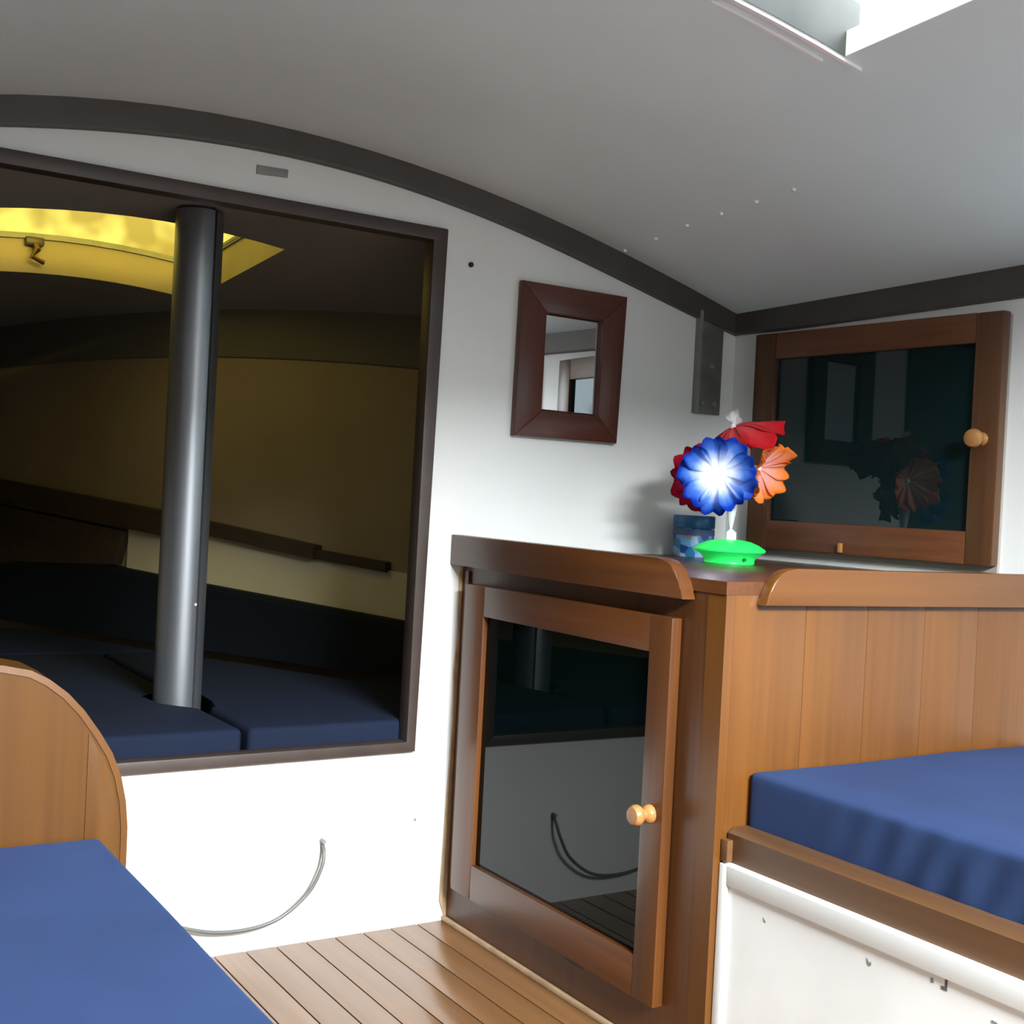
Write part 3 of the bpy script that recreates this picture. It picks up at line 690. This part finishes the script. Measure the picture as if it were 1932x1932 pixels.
box('hinge_stop', (1.531 - 0.006, 1.5315), (2.60, 2.615), (0.10, 0.87), CABW, cabi)
# door
dx0, dx1 = 1.503, 1.528
DY0, DY1, DZ0, DZ1 = 1.797, 2.575, 0.102, 0.842
door = box('door', (dx0, dx1), (DY0, 1.862), (DZ0, DZ1), CABW, cabi, bev=0.003)        # lock stile carries the rest of the door
box('door_stile', (dx0, dx1), (2.485, DY1), (DZ0, DZ1), CABW, door, bev=0.003)
box('door_rail', (dx0 + 0.0005, dx1), (1.862, 2.485), (0.771, DZ1), CABWY, door, bev=0.002)
box('door_rail', (dx0 + 0.0005, dx1), (1.862, 2.485), (DZ0, 0.183), CABWY, door, bev=0.002)
box('glass_pane', (1.516, 1.521), (1.858, 2.489), (0.178, 0.776), SMOKE, door)
kn = [(0, 0.0), (0.013, 0.0), (0.0135, 0.003), (0.008, 0.010), (0.0075, 0.016), (0.013, 0.021), (0.0185, 0.027), (0.0195, 0.033), (0.017, 0.040), (0.010, 0.0435), (0, 0.0445)]
kn2 = [(0, 0), (0.016, 0), (0.0165, 0.004), (0.0145, 0.010), (0.0095, 0.014), (0.0095, 0.018), (0.0145, 0.022), (0.0182, 0.028), (0.0182, 0.034), (0.0145, 0.040), (0, 0.042)]
obj('knob', lathe_bm([(r * 1.12, h * 1.12) for r, h in kn2], (1.503, 1.832, 0.464), (-1, 0, 0), 28), KNOBW, door, smooth=True)['label'] = 'pale turned wooden knob'
# countertop and fiddle rails
top = thing('countertop', 'dark polished wooden countertop with raised edge rails in the corner', 'countertop', (1.95, 2.15, 0.90))
prism('top_board', [(1.531, YC), (2.460, YC), (2.388, BY), (1.531, BY)], 'z', 0.900, CZ, TOPW, top, bev=0.0015)
prism('edge_band', [(1.5285, YC - 0.0015), (2.46, YC - 0.0015), (2.46, YC), (1.531, YC), (1.531, BY), (1.5285, BY)], 'z', 0.897, CZ - 0.0006, CABWY, top)
fid = [(BY - 0.001, 0.884), (BY - 0.001, 0.957), (2.2, 0.955), (1.840, 0.953), (1.820, 0.950), (1.803, 0.943), (1.790, 0.932), (1.779, 0.915), (1.770, 0.897), (1.763, 0.881), (2.2, 0.881)]
prism('fiddle_rail', fid, 'x', 1.496, 1.5285, CABWY, top, bev=0.003)
fid2 = [(1.604, 0.879), (1.612, 0.900), (1.622, 0.920), (1.640, 0.938), (1.655, 0.945), (1.679, 0.948), (2.459, 0.944), (2.459, 0.872)]
prism('fiddle_rail', fid2, 'y', 1.655, YC - 0.0015, FIDX, top, bev=0.003)
tag(box('baseboard_right', (1.521, 1.531), (-1.2, BY), (0.0, 0.012), BEIGE, bev=0.003), 'narrow beige strip where floor meets cabinet', kind='structure')
tag(prism('trim_4', [(1.512, 0.05), (1.5315, 0.0), (1.5315, 0.88), (1.522, 0.86), (1.526, 0.7), (1.519, 0.62), (1.525, 0.5), (1.518, 0.30)], 'y', BY - 0.005, BY, BEIGE), 'uneven beige sealant line between wall and cabinet', kind='structure')

# ------------------------------------------------------------------ locker door on the starboard wall
lock = thing('wall_locker', 'wall locker above the counter with wooden frame and dark glass door', 'locker', tuple(hull(0.47, 0, 0.945)))
L = lambda name, s, t, z, m, par, bev=0.003: box(name, s, t, z, m, par, bev=bev, frame=HF)
box('shaded_backing', (0.105, 0.858), (0.0, 0.010), (0.938, 1.530), paint('locker_shade_grey', (150, 143, 134)), lock, frame=HF)  # grey colour carries the shade on the white wall under the locker door
T0, T1 = 0.012, 0.040
s0, s1, z0, z1 = 0.115, 0.862, 0.954, 1.536
LD = L('door', (0.790, s1), (T0, T1), (z0, z1), LOCKV, lock, 0.006)
L('door_stile', (s0, 0.188), (T0, T1), (z0, z1), LOCKV, LD)
L('door_rail', (0.188, 0.790), (T0, T1 - 0.0005), (1.466, z1), LOCKH, LD)
L('door_rail', (0.188, 0.790), (T0, T1 - 0.0005), (z0, 1.030), LOCKH, LD)
box('glass_pane', (0.184, 0.794), (0.020, 0.026), (1.026, 1.470), TEAL, LD, frame=HF)
obj('knob', lathe_bm([(r * 1.15, h * 1.12) for r, h in kn], hull(0.822, T1 - 0.001, 1.243), HN, 28), KNOBW, LD, smooth=True)['label'] = 'pale turned wooden knob'
obj('turn_button', box_bm((0.436, 0.446), (T1, T1 + 0.010), (0.958, 0.982), 0.002, frame=HF), KNOBW, LD, smooth=True)

# ------------------------------------------------------------------ starboard settee
st = thing('settee', 'right-hand settee base with white front and brown rail beneath the navy cushion', 'settee', (2.0, 0.4, 0))
box('front_panel', (1.553, 1.57), (-1.2, YC - 0.002), (0.0, 0.41), WORN_WHITE, st)
box('batten', (1.545, 1.553), (-1.2, YC - 0.022), (0.372, 0.408), WHITE, st, bev=0.002)
box('batten', (1.545, 1.553), (YC - 0.022, YC - 0.002), (0.0, 0.408), WHITE, st, bev=0.002)
box('seat_board', (1.57, 2.47), (-1.2, YC - 0.002), (0.40, 0.455), DARKWOOD, st)
prism('rail', [(1.560, 0.409), (1.600, 0.409), (1.612, 0.470), (1.600, 0.472), (1.572, 0.470), (1.560, 0.462)], 'y', -1.2, YC - 0.004, RAILW, st, bev=0.002)
box('rail_block', (1.546, 1.560), (YC - 0.020, YC - 0.002), (0.412, 0.452), RAILW, st, bev=0.002)
MARK = paint('faded_mark', (120, 122, 122), rough=0.8, bump=0); MARK2 = paint('dark_mark', (88, 90, 90), rough=0.8, bump=0)
def mark(pts, m=MARK2, xx=1.5522):
    return obj('stencil_mark', prism_bm(pts, 'x', xx, 1.5535), m, st)
def ym(y, z): return (y, z)
mark([(1.214, 0.383), (1.2065, 0.383), (1.2055, 0.372)])
mark([(1.212, 0.362), (1.207, 0.363), (1.206, 0.356), (1.211, 0.355)], MARK)
mark([(1.192, 0.382), (1.186, 0.382), (1.1815, 0.374), (1.1815, 0.352), (1.192, 0.352), (1.1925, 0.357), (1.1858, 0.358), (1.1858, 0.373)])
mark([(1.335, 0.350), (1.334, 0.342), (1.329, 0.338), (1.325, 0.342), (1.3265, 0.347), (1.329, 0.344), (1.332, 0.347)], MARK)
mark([(1.568, 0.341), (1.566, 0.334), (1.561, 0.334), (1.563, 0.337)], MARK)
mark([(1.103, 0.340), (1.094, 0.339), (1.093, 0.331), (1.096, 0.331), (1.097, 0.336), (1.103, 0.336)], MARK)

def folds(v):
    # soft vertical creases in the sagging front cover
    if v.x < 1.66:
        k = max(0, min(1, (0.62 + (1.66 - v.x) * 0 - v.z) / 0.08)) * math.exp(-((v.y - 1.22) / 0.22) ** 2)
        a = math.sin((v.y + (v.z - 0.5) * 0.45) * 88) * 0.5 + noise.noise(Vector((v.y * 18, v.z * 8, 2))) * 0.9
        v = v + Vector((0.0045 * a * k, 0, 0))
    v = v + Vector((0, 0, 0.0035 * noise.noise(Vector((v.x * 4, v.y * 4, 0.3)))))
    return v
tag(obj('seat_cushion', rbox_bm((1.604, 2.45), (-0.6, YC - 0.006), (0.456, 0.570), 0.011, (14, 150, 10), folds), NAVY, smooth=True, origin=(2.0, 0.5, 0.456)), 'navy canvas seat cushion on the right settee with creased front', 'cushion')

# ------------------------------------------------------------------ port settee, its rounded end board, cushion
pt = thing('settee', 'left settee with a tall rounded orange-brown wooden end board', 'settee', (0.0, 0.4, 0))
box('front_panel', (0.395, 0.41), (-1.2, 1.69), (0.0, 0.41), WORN_WHITE, pt)
box('seat_board', (-0.70, 0.395), (-1.2, 1.69), (0.40, 0.455), DARKWOOD, pt)
prof = [(-0.60, 0.806), (0.10, 0.8065), (0.22, 0.806), (0.27, 0.805), (0.303, 0.8025), (0.338, 0.795), (0.362, 0.782), (0.386, 0.763), (0.408, 0.739), (0.430, 0.708), (0.447, 0.680), (0.460, 0.648), (0.468, 0.613), (0.472, 0.577), (0.4725, 0.527), (0.470, 0.45), (0.465, 0.0), (-0.60, 0.0)]
def offs(pr, d):
    out = []
    for x_, z_ in pr:
        if x_ <= -0.5: out.append((x_, z_ if z_ < 0.1 else z_ - d))
        elif z_ < 0.1: out.append((x_ - d, z_))
        else:
            i = pr.index((x_, z_)); a = Vector(pr[i - 1]); b = Vector(pr[(i + 1) % len(pr)]); t = (b - a).normalized(); nn = Vector((t.y, -t.x))
            out.append((x_ + nn.x * d, z_ + nn.y * d))
    return out
END = obj('end_board', prism_bm(prof, 'y', 1.694, 1.776), BOARDE, pt, smooth=True)
obj('face_veneer', prism_bm([(x_ if x_ < 0 else x_, z_) for x_, z_ in offs(prof, 0.004)], 'y', 1.690, 1.695), BOARDW, END)
# lighter lip following the outer curve
inner = offs(prof, 0.009)
bm = bmesh.new(); rows = []
for p_, q_ in list(zip(prof, inner))[:17]:
    rows.append([bm.verts.new(v) for v in ((p_[0], 1.6895, p_[1]), (p_[0], 1.696, p_[1]), (q_[0], 1.696, q_[1]), (q_[0], 1.6885, q_[1]))])
for a, b in zip(rows, rows[1:]):
    for k in range(4): bm.faces.new((a[k], a[(k + 1) % 4], b[(k + 1) % 4], b[k]))
bm.faces.new(rows[0]); bm.faces.new(rows[-1])
obj('edge_lip', bm, BOARDL, END, smooth=True)
# vertical seam strip on the face
prism('edge_strip', [(0.4145, 0.30), (0.455, 0.30), (0.459, 0.56), (0.457, 0.60), (0.449, 0.64), (0.437, 0.672), (0.4145, 0.708)], 'y', 1.6885, 1.6905, BOARDW, END, bev=0.0006)
tag(obj('seat_cushion', rbox_bm((-0.69, 0.436), (-0.5, 1.6875), (0.456, 0.569), 0.011, (14, 60, 6), lambda v: v + Vector((0, 0, 0.003 * noise.noise(Vector((v.x * 4, v.y * 4, 5.3)))))), NAVY, smooth=True, origin=(-0.1, 0.5, 0.456)), 'navy canvas seat cushion at bottom left beside the rounded board', 'cushion')

# ------------------------------------------------------------------ jar
jar = thing('jar', 'blue lidded jar with a blue patterned label behind the flower lamp', 'jar', (2.2, 2.56, CZ))
obj('body', lathe_bm([(0, 0), (0.052, 0), (0.055, 0.004), (0.055, 0.072), (0.052, 0.078), (0, 0.078)], (2.2, 2.56, CZ), (0, 0, 1), 40), JARLABEL, jar, smooth=True)
obj('lid', lathe_bm([(0, 0.0775), (0.0555, 0.0775), (0.0565, 0.080), (0.0565, 0.108), (0.054, 0.111), (0, 0.111)], (2.2, 2.56, CZ), (0, 0, 1), 40), JARLID, jar, smooth=True)
obj('label_band', lathe_bm([(0.0556, 0.058), (0.0562, 0.058), (0.0562, 0.074), (0.0556, 0.074)], (2.2, 2.56, CZ), (0, 0, 1), 40), paint('label_blue', (70, 88, 130), bump=0), jar, smooth=True)

# ------------------------------------------------------------------ flower lamp (local frame: x right, y away, z up)
LB = Vector((2.05, 2.25, CZ))
lamp = thing('flower_lamp', 'lit artificial flower lamp with a bright green base on the counter', 'lamp', tuple(LB), rotz=math.radians(-32.2))
def lo(name, bm, mat, parent=lamp, smooth=True):
    return obj(name, bm, mat, parent, smooth=smooth, local=True)
base = lo('base', lathe_bm([(0, 0), (0.058, 0), (0.061, 0.003), (0.060, 0.008), (0.064, 0.016), (0.073, 0.024), (0.0855, 0.031), (0.087, 0.035), (0.083, 0.039), (0.068, 0.048), (0.050, 0.055), (0.030, 0.0585), (0, 0.060)], seg=64), GREENP)
lo('switch_hole', lathe_bm([(0, 0.003), (0.004, 0.003), (0.0045, -0.004)], (0.026, -0.0605, 0.0135), (0.35, -0.93, -0.2), 14), GREEND, base)
lo('collar', lathe_bm([(0.0, 0.0585), (0.0135, 0.058), (0.0135, 0.076), (0.010, 0.079), (0.004, 0.084), (0, 0.084)], (0.001, 0, 0), seg=24), WHITEP)
lo('clear_cone', lathe_bm([(0.003, 0.083), (0.007, 0.10), (0.013, 0.135), (0.020, 0.17), (0.024, 0.19), (0.023, 0.19), (0.012, 0.135), (0.006, 0.10), (0.002, 0.083)], (0.0, 0, 0), seg=24), CLEARP)
def petal(center, nrm, k, n, Rr, H, mat, parent, droop=0.0, ruffle=0.010, phase=0.0, up=(0, 0, 1), wid=1.15, seed=0, scale=1.0):
    nrm = Vector(nrm).normalized(); upv = Vector(up); a1 = (upv - nrm * upv.dot(nrm))
    if a1.length < 1e-3: a1 = Vector((1, 0, 0))
    a1.normalize(); a2 = nrm.cross(a1)
    rnd = random.Random(seed * 100 + k)
    A = 2 * PI * k / n + phase + rnd.uniform(-0.08, 0.08); L_ = Rr * scale * rnd.uniform(0.9, 1.06); ph = rnd.uniform(0, 6); tip = rnd.uniform(-0.012, 0.014)
    bm = bmesh.new(); NU, NV = 12, 10; uvl = bm.loops.layers.uv.new('UVMap'); g = []
    for i in range(NU + 1):
        u = i / NU; row = []
        for j in range(NV + 1):
            v = -1 + 2 * j / NV
            ang = A + v * (PI / n) * wid * (1.0 + 0.30 * math.sin(min(1, u * 1.05) * PI * 0.62)) * (1.0 if u < 0.8 else 1 - 0.9 * (u - 0.8))
            notch = 1 - 0.16 * v * v * u - (0.07 * math.exp(-(v / 0.22) ** 2) if u > 0.85 else 0) * (u - 0.85) / 0.15 + 0.03 * math.sin(v * 7 + ph) * u
            rad = 0.006 + (L_ - 0.006) * u * notch
            h = H * (u ** 0.65) - droop * u * u + ruffle * math.sin(v * 4.2 + ph) * u * u - 0.012 * (1 - v * v) * u * (1 - u) * 2 + tip * u ** 3
            row.append((bm.verts.new(Vector(center) + nrm * h + (a1 * math.cos(ang) + a2 * math.sin(ang)) * rad), u, j / NV))
        g.append(row)
    for i in range(NU):
        for j in range(NV):
            q = (g[i][j], g[i + 1][j], g[i + 1][j + 1], g[i][j + 1]); f = bm.faces.new([t[0] for t in q])
            for lp, t in zip(f.loops, q): lp[uvl].uv = (t[1], t[2])
    o = lo('petal', bm, mat, parent)
    s = o.modifiers.new('thickness', 'SOLIDIFY'); s.thickness = 0.0007
    return o
def flower(label, center, nrm, n, Rr, H, mat, hubmat, droop=0.0, ruffle=0.010, seed=0, phase=0.0, stem_to=(0, 0, 0.16)):
    nn = Vector(nrm).normalized(); c = Vector(center)
    hub = lo('flower', lathe_bm([(0, 0.012), (0.006, 0.010), (0.008, 0.004), (0.006, -0.006), (0.003, -0.016), (0, -0.018)], c, nn, 16), hubmat)
    hub['label'] = label
    for k in range(n): petal(c, nrm, k, n, Rr, H, mat, hub, droop, ruffle, phase, seed=seed)
    lo('stem', tube_bm(spline([c - nn * 0.014, c - nn * 0.035 + Vector((0, 0, -0.01)), (stem_to[0], stem_to[1], stem_to[2]), (0.0, 0, 0.085)], 6), 0.0016, 6), CLEARP, hub)
    return hub
LED = emit('lit_led', (255, 255, 245), 8.0)
blue = flower('blue flower with a glowing white centre', (-0.046, -0.045, 0.215), (-0.22, -0.95, -0.10), 9, 0.096, 0.030, P_BLUE, LED, seed=1, phase=0.2, ruffle=0.016)
red = flower('red flower on top, tilted', (0.000, 0.034, 0.334), (-0.48, -0.12, 0.87), 9, 0.120, 0.004, P_RED, WHITEP, droop=0.060, ruffle=0.013, seed=2)
ora = flower('orange flower facing right', (0.056, 0.0, 0.236), (0.70, -0.58, -0.30), 9, 0.080, 0.042, P_ORAN, WHITEP, ruffle=0.010, seed=3)
cri = flower('crimson flower behind at left', (-0.062, 0.052, 0.206), (-0.40, -0.90, 0.05), 8, 0.092, 0.010, P_CRIM, WHITEP, ruffle=0.012, seed=4)
for k, (dx, dz, aa) in enumerate(((-0.004, 0.376, 0.15), (-0.020, 0.366, -0.5), (0.006, 0.372, 0.45))):
    petal((dx * 0.4, 0.01, dz - 0.035), (0.1, -1, 0.1), 0, 9, 0.036, 0.004, WISP, lamp, phase=aa, seed=9 + k)
pl_ = bpy.data.lights.new('flower_led', 'POINT'); pl_.energy = 0.045; pl_.color = (0.92, 0.97, 1.0); pl_.shadow_soft_size = 0.006
po = bpy.data.objects.new('flower_led', pl_); COL.objects.link(po); po.parent = lamp; po.location = (-0.066, -0.084, 0.198)
